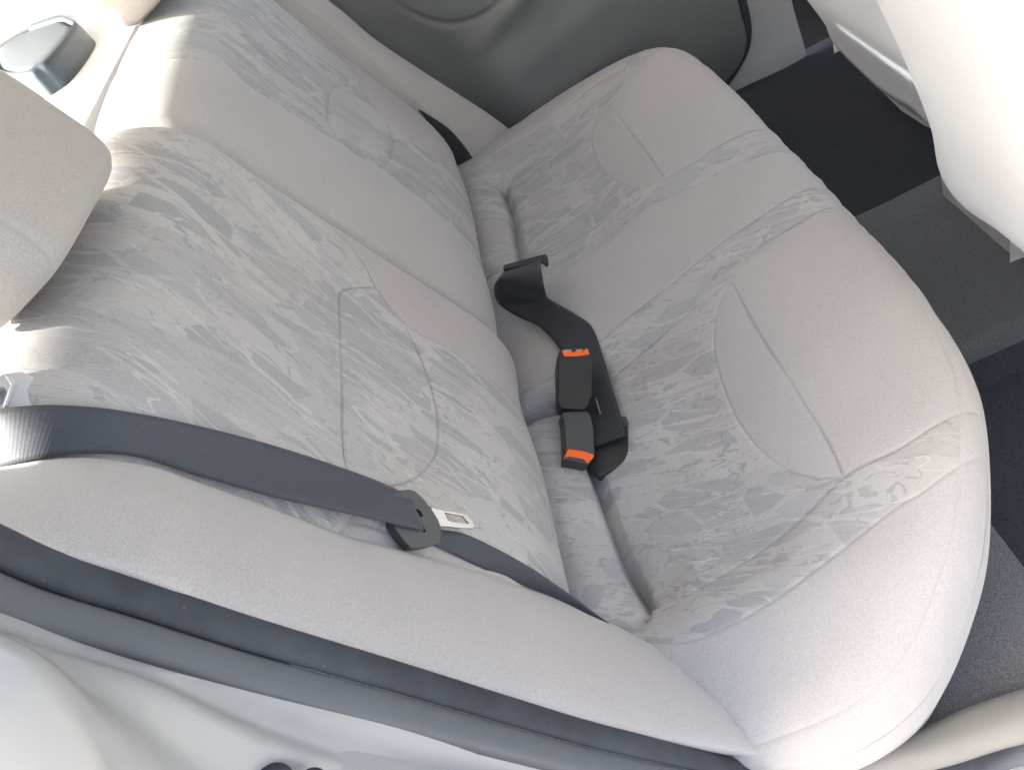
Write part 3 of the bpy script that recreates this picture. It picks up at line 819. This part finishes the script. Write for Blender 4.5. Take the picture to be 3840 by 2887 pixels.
# ================================================================ REAR BENCH CUSHION
bench = thing('bench_cushion', 'wide light grey rear bench cushion with plain and patterned cloth panels', 'seat cushion')
K = {k: catmull(v, 6) for k, v in dict(
    N_outer=[(.46, -.455), (.372, -.497), (.305, -.520), (.263, -.525), (.171, -.546), (.129, -.555), (.073, -.560), (.039, -.557), (.013, -.548), (-.011, -.534), (-.035, -.518), (-.13, -.48)],
    N_stripe=[(.47, -.43), (.392, -.455), (.308, -.474), (.244, -.471), (.181, -.486), (.135, -.494), (.095, -.498), (.054, -.503), (.024, -.497), (.008, -.490)],
    N_crease=[(.008, -.49), (.002, -.44), (.0, -.39), (-.001, -.30), (-.004, -.2), (-.004, -.155)],
    N_dfront=[(.256, -.140), (.278, -.124), (.317, -.108), (.36, -.108), (.435, -.101), (.50, -.099)],
    N_drear=[(-.004, -.155), (.04, -.154), (.08, -.150), (.125, -.138), (.164, -.134), (.223, -.136), (.256, -.140)],
    N_arc=[(.256, -.14), (.227, -.162), (.205, -.195), (.191, -.236), (.183, -.288), (.181, -.342), (.189, -.393), (.202, -.425), (.222, -.453), (.244, -.471)],
    N_chord=[(.256, -.140), (.251, -.23), (.250, -.319), (.250, -.389), (.249, -.433), (.244, -.471)],
    mid_near=[(-.13, -.125), (-.005, -.098), (.071, -.086), (.111, -.077), (.182, -.068), (.262, -.057), (.33, -.055), (.374, -.053), (.50, -.05)],
    mid_far=[(-.13, .13), (-.005, .125), (.052, .122), (.131, .127), (.215, .112), (.246, .102), (.331, .08), (.402, .058), (.50, .045)],
    F_dfront=[(.256, .138), (.301, .128), (.346, .131), (.409, .13), (.50, .13)],
    F_drear=[(-.003, .175), (.033, .175), (.10, .174), (.144, .170), (.218, .140), (.256, .138)],
    F_arc=[(.256, .138), (.227, .156), (.205, .196), (.187, .256), (.181, .311), (.187, .381), (.199, .42), (.219, .445), (.244, .448)],
    F_chord=[(.256, .138), (.256, .237), (.252, .32), (.248, .398), (.244, .448)],
    F_ostripe=[(.48, .54), (.40, .526), (.355, .509), (.327, .487), (.285, .466), (.244, .448), (.187, .444), (.12, .444), (.043, .440), (.003, .455)],
    F_outer=[(.48, .66), (.36, .592), (.34, .582), (.282, .567), (.18, .541), (.094, .536), (.041, .545), (-.13, .57)],
    F_crease=[(.003, .455), (.004, .42), (.004, .37), (.0, .29), (-.003, .21), (-.003, .175)],
    N_rollend=[(-.13, -.175), (-.06, -.172), (-.02, -.165), (-.004, -.155)],
    F_rollend=[(-.13, .18), (-.05, .178), (-.003, .175)],
).items()}
N_tuck = catmull([(.008, -.490), (.0, -.505), (-.02, -.512), (-.06, -.520)], 6)
F_tuck = catmull([(.003, .455), (-.01, .475), (-.04, .49), (-.1, .50)], 6)
off = []
inn_ = CUSH.copy()
ctr = np.array([.12, 0.])
Tn = np.gradient(CUSH, axis=0); Tn /= np.linalg.norm(Tn, axis=1)[:, None]
ins = np.where(CUSH[:, 1] < -.3, .021, .017)
BOX = CUSH + np.stack([-Tn[:, 1], Tn[:, 0]], 1) * ins[:, None]
r = lambda k: K[k][::-1]
regions = [
    ('boxing', None, None, None),
]
def within_box(poly):
    return poly
regs = [
    ('thigh_slope', cat(K['N_arc'], r('N_chord')), M_PLAIN, 'plain half-moon panel of the near seat'),
    ('thigh_slope', cat(K['F_arc'], r('F_chord')), M_PLAIN, 'plain half-moon panel of the far seat'),
    ('front_panel', cat(K['N_dfront'], [(.55, -.3)], K['N_stripe'][:13 + 6], r('N_chord')), M_PLAIN, None),
    ('front_panel', cat(K['F_dfront'], [(.55, .3)], K['F_ostripe'][:31], r('F_chord')), M_PLAIN, None),
    ('seat_insert', cat(K['N_drear'], K['N_arc'], K['N_stripe'][18:], K['N_crease']), M_PAT, 'patterned seat insert of the near seat'),
    ('seat_insert', cat(K['F_drear'], K['F_arc'], K['F_ostripe'][30:], K['F_crease']), M_PAT2, 'patterned seat insert of the far seat'),
    ('rear_roll', cat([(-.004, -.155)], r('N_rollend'), [(-.14, -.3), (-.14, -.53)], N_tuck[::-1], K['N_crease']), M_PAT, None),
    ('rear_roll', cat(K['F_rollend'][::-1], [(-.14, .3), (-.14, .50)], F_tuck[::-1], K['F_crease']), M_PAT2, None),
    ('centre_strip', cat(K['mid_near'], [(.55, 0)], r('mid_far')), M_PLAIN, 'plain strip along the middle of the bench'),
    ('inner_stripe', cat(K['mid_near'], [(.55, -.07)], r('N_dfront'), r('N_drear'), r('N_rollend')), M_PAT, None),
    ('inner_stripe', cat(K['mid_far'], [(.55, .09)], r('F_dfront'), r('F_drear'), r('F_rollend')), M_PAT2, None),
    ('outer_stripe', cat(K['N_outer'], [(-.13, -.44)], [(-.06, -.5)], r('N_stripe')), M_PAT, None),
    ('outer_stripe', cat(K['F_outer'], [(-.13, .48)], r('F_ostripe')), M_PAT2, None),
    ('side_bolster', [(-.2, -.8), (.6, -.8), (.6, -.3), (-.2, -.3)], M_PLAIN, None),
    ('side_bolster', [(-.2, .8), (.6, .8), (.6, .3), (-.2, .3)], M_PLAIN, None),
    ('seat_cloth', None, M_PLAIN, None),
]
# the welt seam near the rim splits off the boxing
box_ring = cat(CUSH, BOX[::-1])
regs = [('boxing', box_ring, M_PLAIN, None)] + regs
std = (.0013, .0014, .0008)
seams = [(K[k],) + std for k in ('N_outer', 'N_stripe', 'N_dfront', 'N_drear', 'N_arc', 'mid_near', 'mid_far', 'F_dfront', 'F_drear', 'F_arc', 'F_ostripe', 'F_outer')]
seams += [(K['N_chord'], .0014, .0013, .0005), (K['F_chord'], .0014, .0013, .0005)]
seams += [(K['N_crease'], .022, .0045, .006), (K['F_crease'], .020, .0045, .006)]
seams += [(N_tuck, .007, .0045, .003), (F_tuck, .007, .0045, .003), (K['N_rollend'], .018, .009, .008), (K['F_rollend'], .014, .008, .006)]
seams += [(BOX, .0013, .0014, .0)]
def cush_fn(P):
    return np.stack([P[:, 0], P[:, 1], zc(P[:, 0], P[:, 1])], -1)
def cush_extra(P):
    x, y = P[:, 0], P[:, 1]
    w = .0007 * np.sin(x * 90 + 3 * np.sin(y * 21)) * np.exp(-((x - .05) / .08) ** 2)
    w = w + .0012 * np.sin(y * 26 + 1.3) * np.sin(x * 19 + .4)
    # puckers where the tuck seams pull
    for (px_, py_) in ((.008, -.49), (.003, .455), (-.004, -.155), (-.003, .175)):
        d = np.hypot(x - px_, y - py_); a = np.arctan2(y - py_, x - px_)
        w = w + .0022 * np.cos(5 * a + .8) * np.exp(-(d / .035) ** 2) * sm(0, .012, d)
    # raised roll shoulders at its inner end
    return w
stitched_panels(bench, regs, seams, CUSH, cush_fn, .0075, uvf=lambda P: P[:, [1, 0]], extra=cush_extra)
up_n = lambda q: np.tile(np.array([0, 0, 1.]), (len(q), 1))
def clip_in(pl):
    pl = resample(pl, 160)
    return pl[inside(pl, CUSH) & (seg_dist(pl, CUSH[:-1], CUSH[1:]) > .022)]
seam_thread(bench, [clip_in(K[k]) for k in ('N_stripe', 'N_chord', 'N_dfront', 'N_drear', 'mid_near', 'F_chord', 'F_drear', 'F_dfront')], lambda q: cush_fn(q) - np.array([0, 0, .0016]), up_n, 'seat_stitching')
# front and side faces below the rim
rim = np.stack([CUSH[:, 0], CUSH[:, 1], zc(CUSH[:, 0], CUSH[:, 1])], -1)
Tn3 = np.stack([Tn[:, 1], -Tn[:, 0], 0 * Tn[:, 0]], 1)
rows = [rim + Tn3 * o_ + np.array([0, 0, -dz]) for o_, dz in ((0, -.001), (.002, .012), (.002, .03), (-.004, .06), (-.012, .10), (-.022, .15), (-.03, .22))]
loft('front_skirt', np.array(rows).transpose(1, 0, 2), M_PLAIN, bench)

# ================================================================ BACKRESTS
near_back = thing('backrest', 'patterned grey backrest with the shoulder belt lying across it', 'backrest', 'rear backrest sections')
dom = np.array([(YN0, .02), (YSPLIT, .02), (YSPLIT, SMAX - .02), (YN0, SMAX - .02)])
dom = resample(np.vstack([dom, dom[:1]]), 200)[:-1]
def back_fn(P):
    return back(P[:, 0], P[:, 1])
nb = {k: catmull(v, 6) for k, v in dict(
    wedge_in=[(YSPLIT, .452), (-.092, .438), (-.108, .415), (-.128, .393), (-.155, .376), (-.181, .351), (-.197, .33), (-.198, .30), (-.199, .26), (-.206, .211), (-.212, .165), (-.215, .10), (-.215, .0)],
    lumbar=[(-.155, .376), (-.187, .412), (-.206, .424), (-.227, .4265), (-.287, .427), (-.362, .426), (-.409, .426), (-.439, .425), (-.456, .423), (-.468, .417), (-.470, .401), (-.463, .382), (-.453, .364), (-.438, .347), (-.417, .331), (-.395, .32), (-.368, .314), (-.322, .311), (-.275, .316), (-.235, .324), (-.197, .335)],
    wedge_out=[(YN0 - .01, .425), (-.52, .418), (-.506, .405), (-.503, .344), (-.500, .249), (-.498, .12), (-.498, .0)],
).items()}
lum_poly = cat(nb['lumbar'], [(-.181, .351)])
regs = [
    ('lumbar_panel', lum_poly, M_PATB, None),
    ('inner_wedge', cat(nb['wedge_in'], [(YSPLIT + .02, 0), (YSPLIT + .02, .452)]), M_PLAIN_WARM, None),
    ('outer_wedge', cat(nb['wedge_out'], [(YN0 - .02, 0), (YN0 - .02, .425)]), M_PLAIN_WARM, None),
    ('back_panel', None, M_PATB, None)]
seams = [(nb['wedge_in'],) + std, (nb['wedge_out'],) + std, (nb['lumbar'], .0012, .0012, .0009)]
stitched_panels(near_back, regs, seams, dom, back_fn, .0085, uvf=lambda P: P,
                extra=lambda P: .0010 * np.sin(P[:, 0] * 23 + 2) * np.sin(P[:, 1] * 17))
def back_n(q):
    x, z, nx, nz = prof(q[:, 1])
    return np.stack([nx, 0 * nx, nz], 1)
seam_thread(near_back, [nb['lumbar'], nb['wedge_in'][20:]], lambda q: back_fn(q) - back_n(q) * .0014, back_n, 'back_stitching', rad=.0004)
def back_side(parent, y, s0, s1, depth, name='side_wall', mat=None):
    ss = np.linspace(s0, s1, 60)
    P = np.stack([np.full(60, y), ss], 1)
    E = back_fn(P)
    x, z, nx, nz = prof(ss)
    back_dir = np.stack([-nx, 0 * nx, -nz], 1)
    sgn = 1 if y > 0 or y > -.3 else -1
    rws = [E + back_dir * d + np.array([0, sgn * o_, 0]) for d, o_ in ((0, 0), (.004, .0015), (.012, .003), (depth, .004))]
    return loft(name, np.array(rws).transpose(1, 0, 2), mat or M_PLAIN, parent)
back_side(near_back, YSPLIT, .02, SMAX - .02, .07, mat=M_PLAIN_WARM)
back_side(near_back, YN0, .02, SMAX - .02, .05)

far_back = thing('backrest', 'far backrest section with the plain grey middle strip, in shade', 'backrest', 'rear backrest sections')
YS2 = YSPLIT + .004
dom = np.array([(YS2, .02), (YF1, .02), (YF1, SMAX - .02), (YS2, SMAX - .02)])
dom = resample(np.vstack([dom, dom[:1]]), 240)[:-1]
fb = {k: catmull(v, 6) for k, v in dict(
    pat=[(.125, SMAX), (.128, .657), (.145, .59), (.159, .519), (.171, .435), (.176, .359), (.171, .268), (.150, .2), (.138, .159), (.13, .08), (.13, 0)],
    wedge=[(YF1 + .01, .42), (.54, .395), (.489, .376), (.44, .368), (.395, .343), (.371, .291), (.359, .242), (.355, .181), (.352, .10), (.352, .0)],
    lumbar=[(.44, .368), (.432, .385), (.41, .405), (.37, .424), (.324, .434), (.239, .436), (.21, .432), (.19, .420), (.180, .40), (.178, .359), (.195, .343), (.214, .334), (.24, .325), (.30, .316), (.371, .318)],
).items()}
regs = [
    ('lumbar_panel', fb['lumbar'], M_PATB2, None),
    ('outer_wedge', cat(fb['wedge'], [(YF1 + .03, 0), (YF1 + .03, .42)]), M_PLAIN_WARM, None),
    ('middle_strip', cat(fb['pat'], [(-.3, 0), (-.3, SMAX)]), M_PLAIN, None),
    ('back_panel', None, M_PATB2, None)]
seams = [(fb['pat'], .0013, .0016, .0010), (fb['wedge'],) + std, (fb['lumbar'], .0026, .0030, .0024)]
stitched_panels(far_back, regs, seams, dom, back_fn, .0085, uvf=lambda P: P,
                extra=lambda P: .0010 * np.sin(P[:, 0] * 19 + 1) * np.sin(P[:, 1] * 15))
back_side(far_back, YF1, .02, SMAX - .02, .06)

# ================================================================ SIDE BOLSTERS
def bolster(name, I, O, bulge, label, push, mat, inward, dip=0.):
    I = catmull(I, 6); O = catmull(O, 6)
    rws = []
    n = len(I)
    for k in range(n):
        t = k / (n - 1)
        w = np.linalg.norm(O[k] - I[k])
        b = min(bulge, w * .22)
        mid = (I[k] + O[k]) / 2 + np.array(push) * b
        tin = I[k] + np.array(inward) * .03 - np.array(push) * .035
        q1 = I[k] * .8 + mid * .2 + np.array(push) * b * .35
        q3 = O[k] * .82 + mid * .18 + np.array(push) * b * .28
        O[k] = O[k] - np.array(push) * dip
        tout = O[k] - np.array(push) * .04
        rws.append(catmull([tin, I[k], q1, mid, q3, O[k], tout], 6))
    o = loft(name, rws, mat)
    tag(o, label, 'seat bolster', 'fixed side bolsters')
    return o
bolster('side_bolster_pad', DATA['bol_in'], DATA['bol_out'], .020, 'plain beige bolster pad between backrest and the dark door seal', (.72, -.45, .5), M_PLAIN, (-.4, 1, 0), .014)
bolster('side_bolster_pad', DATA['fb_in'], DATA['fb_out'], .012, 'narrow grey bolster pad between the far backrest and far door', (.9, -.2, .35), M_PLAIN, (-.6, -1, 0))

# ================================================================ HEADRESTS
def headrest(label, loc, rot, dims, gus):
    t = thing('headrest', label, 'headrest', 'rear headrests', loc)
    t.rotation_euler = rot
    a, b, c = dims
    nu, nv = 90, 72
    th = np.linspace(-math.pi / 2, math.pi / 2, nv)
    ph = np.linspace(-math.pi, math.pi, nu)
    pw = lambda v, e: np.sign(v) * np.abs(v) ** e
    # lateral axis is the superellipsoid's pole axis
    PH, TH = np.meshgrid(ph, th, indexing='ij')
    e1, e2 = .29, .42
    y = b * pw(np.sin(TH), e1)
    x = a * pw(np.cos(TH), e1) * pw(np.cos(PH), e2)
    z = c * pw(np.cos(TH), e1) * pw(np.sin(PH), e2)
    x = x * (1 - .10 * (z / c)) + .006 * np.cos(y / b * 1.4)
    d = np.abs(np.abs(y) - gus * b)
    k = 1 - .035 * np.exp(-(d / .0035) ** 2)
    V = np.stack([x * k, y, z * k], -1)
    sel = {'front_cover': lambda yy: abs(yy) <= gus * b, 'side_gusset': None}
    Fq = grid_faces(nu, nv)
    flat = V.reshape(-1, 3)
    cover = [f for f in Fq if abs(flat[list(f), 1].mean()) <= gus * b]
    g1 = [f for f in Fq if flat[list(f), 1].mean() < -gus * b]
    g2 = [f for f in Fq if flat[list(f), 1].mean() > gus * b]
    for nm, ff in (('head_cover', cover), ('side_gusset', g1), ('side_gusset', g2)):
        u, inv = np.unique(np.array(ff), return_inverse=True)
        o = mesh_obj(nm, flat[u], inv.reshape(-1, 4), M_PLAIN, t)
        fix_normals(o)
    return t
headrest('large headrest at the left edge, nearest the camera', (-.279, -.318, .648), (math.radians(-3), math.radians(-14), 0), (.048, .110, .068), .78)
headrest('far headrest with only its bright lower corner in view', (-.310, .415, .676), (0, math.radians(-14), 0), (.055, .135, .092), .80)

# ================================================================ PARCEL SHELF
shelf = thing('parcel_shelf', 'sunlit pale parcel shelf behind the rear backrests', 'parcel shelf')
xs = np.linspace(-1.05, -.318, 40); ys = np.linspace(-.66, .665, 60)
rows = [[(x, y, .578 + .012 * sm(-.4, -.9, x) * 1.0 + (-.03 if i == 39 else 0)) for y in ys] for i, x in enumerate(xs)]
loft('shelf_board', rows, M_SHELF, shelf)
pod = np.array(DATA['pod'])[:, :2]
podc = catmull(pod, 6, True)
speaker = thing('speaker_pod', 'blue-grey oval speaker housing on the sunlit shelf', 'speaker')
def ring_loft(name, curve, levels, mat, parent, cap=True):
    c0 = curve.mean(0)
    rws = [[(*(c0 + (p - c0) * s), z) for p in curve] for s, z in levels]
    nv = len(curve)
    V = np.array(rws).reshape(-1, 3)
    F = grid_faces(len(rws), nv, True)
    if cap:
        F.append(tuple((len(rws) - 1) * nv + j for j in range(nv)))
    o = mesh_obj(name, V, F, mat, parent)
    fix_normals(o)
    return o
ring_loft('housing_rim', podc, [(1.02, .57), (1.0, .606), (.985, .613), (.95, .616), (.88, .612), (.86, .606)], M_SPKRIM, speaker, False)
ring_loft('speaker_grille', podc, [(.88, .603), (.86, .609), (.7, .613)], M_GLASSY, speaker)
# far rear pillar trim
pil = thing('rear_pillar_trim', 'grey-white trim of the far rear pillar in the top left corner', 'pillar trim')
slab('trim_panel', [(-.30, .675, .50), (-1.1, .675, .50), (-1.1, .60, .95), (-.42, .62, .95)], .03, M_TRIM_LIGHT, pil)
cb = catmull([(p[0], p[1] - .006, p[2]) for p in DATA['cp_band']] , 6)
ledge = sweep('ledge', [(-.30, .66, .585), (-.45, .66, .596), (-.62, .66, .619), (-.80, .66, .625), (-1.0, .66, .63)], [(0, -.03), (.03, -.03), (.034, .0), (.026, .012), (0, .02)], M_SHELF, pil)
sweep('window_rubber', catmull([(-.56, .652, .70), (-.62, .652, .672), (-.70, .652, .648), (-.78, .652, .64)], 6), [(-.01, -.02), (.012, -.02), (.014, .05), (-.01, .05)], M_SPKRIM, pil)

# ================================================================ FAR DOOR, PILLAR, SILL
door = thing('door_trim', 'shaded grey-green inner panel of the far rear door', 'car door')
def door_y(x, z):
    y = .715 + .03 * sm(.10, -.02, x - .35 * (.12 - z))
    # arm rest / pocket swell across the lower half, with a soft crease above it
    line = .11 + .40 * (x - .1) - .5 * (x - .1) ** 2
    y = y - .040 * sm(.09, -.05, z - line) * sm(-.05, .12, x)
    y = y - .026 * np.exp(-((z - line - .075) / .028) ** 2) * sm(.0, .2, x)
    y = y + .018 * sm(-.06, -.2, z)
    return y
ins_c = catmull([(p[0], p[2]) for p in DATA['door_insert']], 8)
dx = np.linspace(-.25, .600, 300); dz = np.linspace(-.22, .60, 280)
DX, DZ = np.meshgrid(dx, dz, indexing='ij')
# rounded lower front corner
P2 = np.stack([DX.ravel(), DZ.ravel()], 1)
dgr = poly_dist(P2, [ins_c])
yy = door_y(P2[:, 0], P2[:, 1]) + .006 * np.exp(-(dgr / .006) ** 2)
dcorn = np.hypot(np.maximum(P2[:, 0] - .49, 0), np.minimum(P2[:, 1] + .07, 0))
yy = yy + .05 * sm(.085, .11, dcorn)
mesh = mesh_obj('door_panel', np.stack([P2[:, 0], yy, P2[:, 1]], 1), grid_faces(300, 280), M_DOOR, door)
sp = catmull(DATA['doorseal'], 8)
circ = [(.011 * math.cos(a), .011 * math.sin(a)) for a in np.linspace(0, 2 * math.pi, 14)[:-1]]
seal_far = sweep('door_seal', sp, circ, M_RUBBER, None)
tag(seal_far, 'curved black rubber seal at the front edge of the far door', 'door seal', 'door aperture seals')
bp_ = thing('centre_pillar', 'pale grey-green pillar trim and sill beyond the far door seal', 'pillar trim')
px_ = np.linspace(.42, .700, 40); pz_ = np.linspace(-.22, .60, 50)
PX, PZ = np.meshgrid(px_, pz_, indexing='ij')
PY = .735 - .02 * sm(-.08, -.2, PZ) - .012 * np.cos((PX - .64) * 12) - .0
mesh_obj('trim_panel', np.stack([PX, PY, PZ], -1).reshape(-1, 3), grid_faces(40, 50), M_TRIM_LIGHT, bp_)
gapw = mesh_obj('door_trim', [(.69, .79, -.3), (1.5, .79, -.3), (1.5, .79, .6), (.69, .79, .6)], [(0, 1, 2, 3)], M_DARKGAP)  # near-black sheet stands in for shade between seat and pillar
bm = bmesh.new(); bm.from_mesh(gapw.data)
gm = gapw.modifiers.new('th', 'SOLIDIFY'); gm.thickness = .03; gm.offset = -1
bm.free()
tag(gapw, 'dark sheet standing in for the shaded gap beside the pillar trim', 'car door')

# ================================================================ FRONT SEATS AND CONSOLE
def seat_shell(name, label, yc, half, x0, z0, lean, height, depth):
    """lower rear of a front seat in a loose white cover"""
    t = thing(name, label, 'car seat', 'front seats in white covers')
    nu, nv = 60, 64
    rws = []
    for i in range(nu):
        u = i / (nu - 1)
        z = z0 + height * u
        row = []
        flare = 1 - .10 * sm(.12, 0, u) - .10 * sm(.6, 1., u)
        for j in range(nv):
            a = 2 * math.pi * j / nv
            ca, sa = math.cos(a), math.sin(a)
            pw = lambda v, e: math.copysign(abs(v) ** e, v)
            yy = yc + half * flare * pw(ca, .38)
            xx = x0 + depth * .5 - depth * .5 * pw(sa, .5) - lean * height * u
            xx += .022 * float(sm(.16, .0, u)) - .010 * math.exp(-((u - .2) / .07) ** 2)
            xx += .007 * math.sin(8 * u + 9 * yy + 3 * math.sin(5 * yy)) * (1 - u) + .0035 * math.sin(11 * u + 6 * yy) * math.sin(14 * yy + 2) + .002 * math.sin(31 * yy + 9 * u)
            zz = z + (.022 * math.sin(yy * 9 + 1.2) + .012 * math.sin(yy * 23 + .5) + .005 * math.sin(yy * 51)) * (1 - u) ** 6
            row.append((xx, yy, zz))
        rws.append(row)
    o = loft('seat_back_cover', rws, M_WHITE, t, True, True)
    hemr = []
    for zz, s, dx_ in ((.005, .97, .012), (-.02, .965, .018), (-.055, .955, .03), (-.075, .94, .04)):
        hemr.append([(p[0] + dx_ * (1 if p[0] < x0 + depth * .3 else -.3), yc + (p[1] - yc) * s, p[2] + zz) for p in rws[0]])
    loft('cover_skirt', hemr, M_WHITE, t, True, False)
    return t
seat_shell('front_seat', 'far front seat with a loose white cover above the dark footwell', .42, .27, .69, -.135, .12, .75, .18)
seat_shell('front_seat', 'near front seat in an overexposed white cover, top right corner', -.36, .30, .59, -.09, .26, .70, .18)
con = thing('centre_console', 'pale grey rear end of the console on the floor tunnel', 'console')
cbx = slab('console_end', [(.655, .10, -.215), (.655, -.10, -.215), (.640, -.09, .02), (.640, .085, .02)], .25, M_TRIM_LIGHT, con)
bevel(cbx, .008, 3)

# ================================================================ NEAR DOOR SEAL AND SILL
SP = np.array(DATA['seal'])
SP = np.vstack([SP, [[.085, -.690, -.094], [.16, -.703, -.113], [.30, -.712, -.116], [.60, -.715, -.116]]])
path = resample(catmull(SP, 10), 160)
seal = thing('door_seal', 'long dark double rubber seal along the open near door frame', 'door seal', 'door aperture seals')
def arc(cx, cy, rx, ry, a0, a1, n):
    return [(cx + rx * math.cos(a), cy + ry * math.sin(a)) for a in np.linspace(math.radians(a0), math.radians(a1), n)]
bulb = arc(-.0095, -.003, .0112, .0058, -20, 200, 16) + [(-.020, -.012), (.001, -.012)]
flap = arc(.0110, -.007, .0108, .0050, -10, 160, 14) + [(.001, -.014), (.0225, -.014)]
sweep('seal_bulb', path, bulb, M_RUBBER, seal)
sweep('seal_flange', path, flap, M_RUBBER2, seal)
M_PALE_LINE = solid('pale_line', (.34, .34, .33), .8, var=.35, scale=300.)
sweep('groove_line', path[24:120], [(.0012 + .0005 * math.cos(a), -.0042 + .0005 * math.sin(a)) for a in np.linspace(0, 2 * math.pi, 7)[:-1]], M_PALE_LINE, seal)  # thin pale line along the groove between bulb and flange

sill = thing('sill_trim', 'beige plastic sill strip in the bottom right corner', 'sill trim')
a_ = catmull(DATA['sill_in'][1:], 6); b_ = catmull(DATA['sill_out'][1:], 6)
a_ = np.vstack([a_, [[.9, -.655, -.115]]]); b_ = np.vstack([b_, [[.9, -.693, -.105]]])
rows = []
for p, q in zip(a_, b_):
    rows.append(catmull([p + [0, .012, -.10], p + [0, .006, -.02], p, p * .7 + q * .3 + [0, 0, .007], p * .3 + q * .7 + [0, 0, .008], q, q + [0, -.004, -.012], q + [0, .004, -.05]], 5))
loft('sill_strip', rows, M_TRIM, sill)

bumper_mat = M_PLASTIC
for k, (p, rr, lab) in enumerate(zip(DATA['blob'], (.0125, .011, .0075), ('left bigger', 'mid', 'small'))):
    if k == 1:
        continue
    bmm = bmesh.new()
    bmesh.ops.create_uvsphere(bmm, u_segments=24, v_segments=14, radius=rr)
    bmesh.ops.scale(bmm, vec=(1, .8, 1), verts=bmm.verts)
    if k == 0:
        for v in bmm.verts:
            v.co.x *= 1.25
    me = bpy.data.meshes.new('bump_stop')
    bmm.to_mesh(me); bmm.free()
    me.polygons.foreach_set('use_smooth', [True] * len(me.polygons))
    me.materials.append(M_RUBBER)
    o = bpy.data.objects.new('bump_stop', me)
    COL.objects.link(o)
    o.location = p
    tag(o, ('wider', None, 'smaller')[k] + ' dark rubber bump stop at the bottom edge of the door frame', 'bump stop', 'rubber bump stops')

# ================================================================ SEAT BELTS
belt = thing('shoulder_belt', 'dark blue-grey shoulder belt with its metal tongue, lying over the near backrest', 'seat belt')
ribbon('webbing', DATA['belt_top'], DATA['belt_low'], M_WEB, belt)
ribbon('webbing', DATA['belt2_top'], DATA['belt2_low'], M_WEB, belt)
fr = DATA['tongue_frame']
handle = plate('tongue_handle', DATA['tongue_body'], fr, -.013, .0, M_PLASTIC_G, belt, holes=[DATA['tongue_slot']], bev=.0022, seg=4, ang=50)
fr2 = [tuple(np.array(fr[0]) - .006 * np.array(fr[3]))] + list(fr[1:])
plate('tongue_plate', DATA['tongue_plate'], fr2, -.003, .0, M_STEEL, handle, holes=[DATA['tongue_window']], bev=.0007, seg=2, ang=50)

def buckle(pre, label, th):
    t = thing('belt_buckle', label, 'buckle', 'belt buckles in the middle')
    f = DATA[pre + '_frame']
    bb = plate('buckle_body', DATA[pre + '_body'], f, -th, 0., M_PLASTIC_G if pre == 'buck1' else M_PLASTIC, t, bev=.0022, seg=3)  # greyer plastic on the first buckle stands for light on its top
    plate('release_button', DATA[pre + '_button'], f, -.006, .0022, M_ORANGE, bb, bev=.0008, seg=2)
    sl = DATA[pre + '_slot']
    for s in (sl if isinstance(sl[0], list) else [sl]):
        plate('slot_plate', s, f, -.004, .0012, M_STEEL if pre == 'buck2' else M_PLASTIC_G, bb, bev=.0003, seg=1)
    return t
buckle('buck1', 'buckle in paler plastic for its lit top, orange button facing the camera', .024)
buckle('buck2', 'black buckle with its orange button at the top, beside the lap belt', .026)

lap = thing('lap_belt', 'black centre lap belt folded over and lying beside the two buckles', 'seat belt')
ribbon('webbing', DATA['lap_l'], DATA['lap_r'], M_WEBK, lap)
plate('tongue_bar', DATA['bar_body'], DATA['bar_frame'], -.010, .0, M_PLASTIC, lap, bev=.002, seg=3)
adj = plate('adjuster', DATA['adj_body'], DATA['adj_frame'], -.016, .0, M_PLASTIC, lap, bev=.003, seg=3)
plate('adjuster_knob', DATA['adj_knob'], DATA['adj_frame'], -.012, .002, M_PLASTIC_G, adj, bev=.0015, seg=2)
plate('adjuster_grip', DATA['adj_grip'], DATA['adj_frame'], -.010, .003, M_PLASTIC_G, adj, bev=.0008, seg=2)
plate('steel_edge', DATA['adj_wire'], DATA['adj_frame'], -.004, .004, M_STEEL, adj, bev=0)

fs = ribbon('lap_strap', DATA['fars_l'], DATA['fars_r'], webbing_mat('far_webbing', (.022, .022, .028)))
tag(fs, 'dark strap tucked between the far backrest and its bolster', 'seat belt')

guide = thing('belt_guide', 'pale plastic belt guide on top of the near backrest, left edge', 'belt guide')
g0 = np.array(DATA['guide'])
plate('guide_loop', DATA['guide_body'], DATA['guide_frame'], -.016, .0, M_TRIM_LIGHT, guide, holes=[DATA['guide_hole']], bev=.0035, seg=4)
plate('guide_rib', DATA['guide_rib'], DATA['guide_frame'], -.004, .004, M_TRIM_LIGHT, guide, bev=.0016, seg=3)
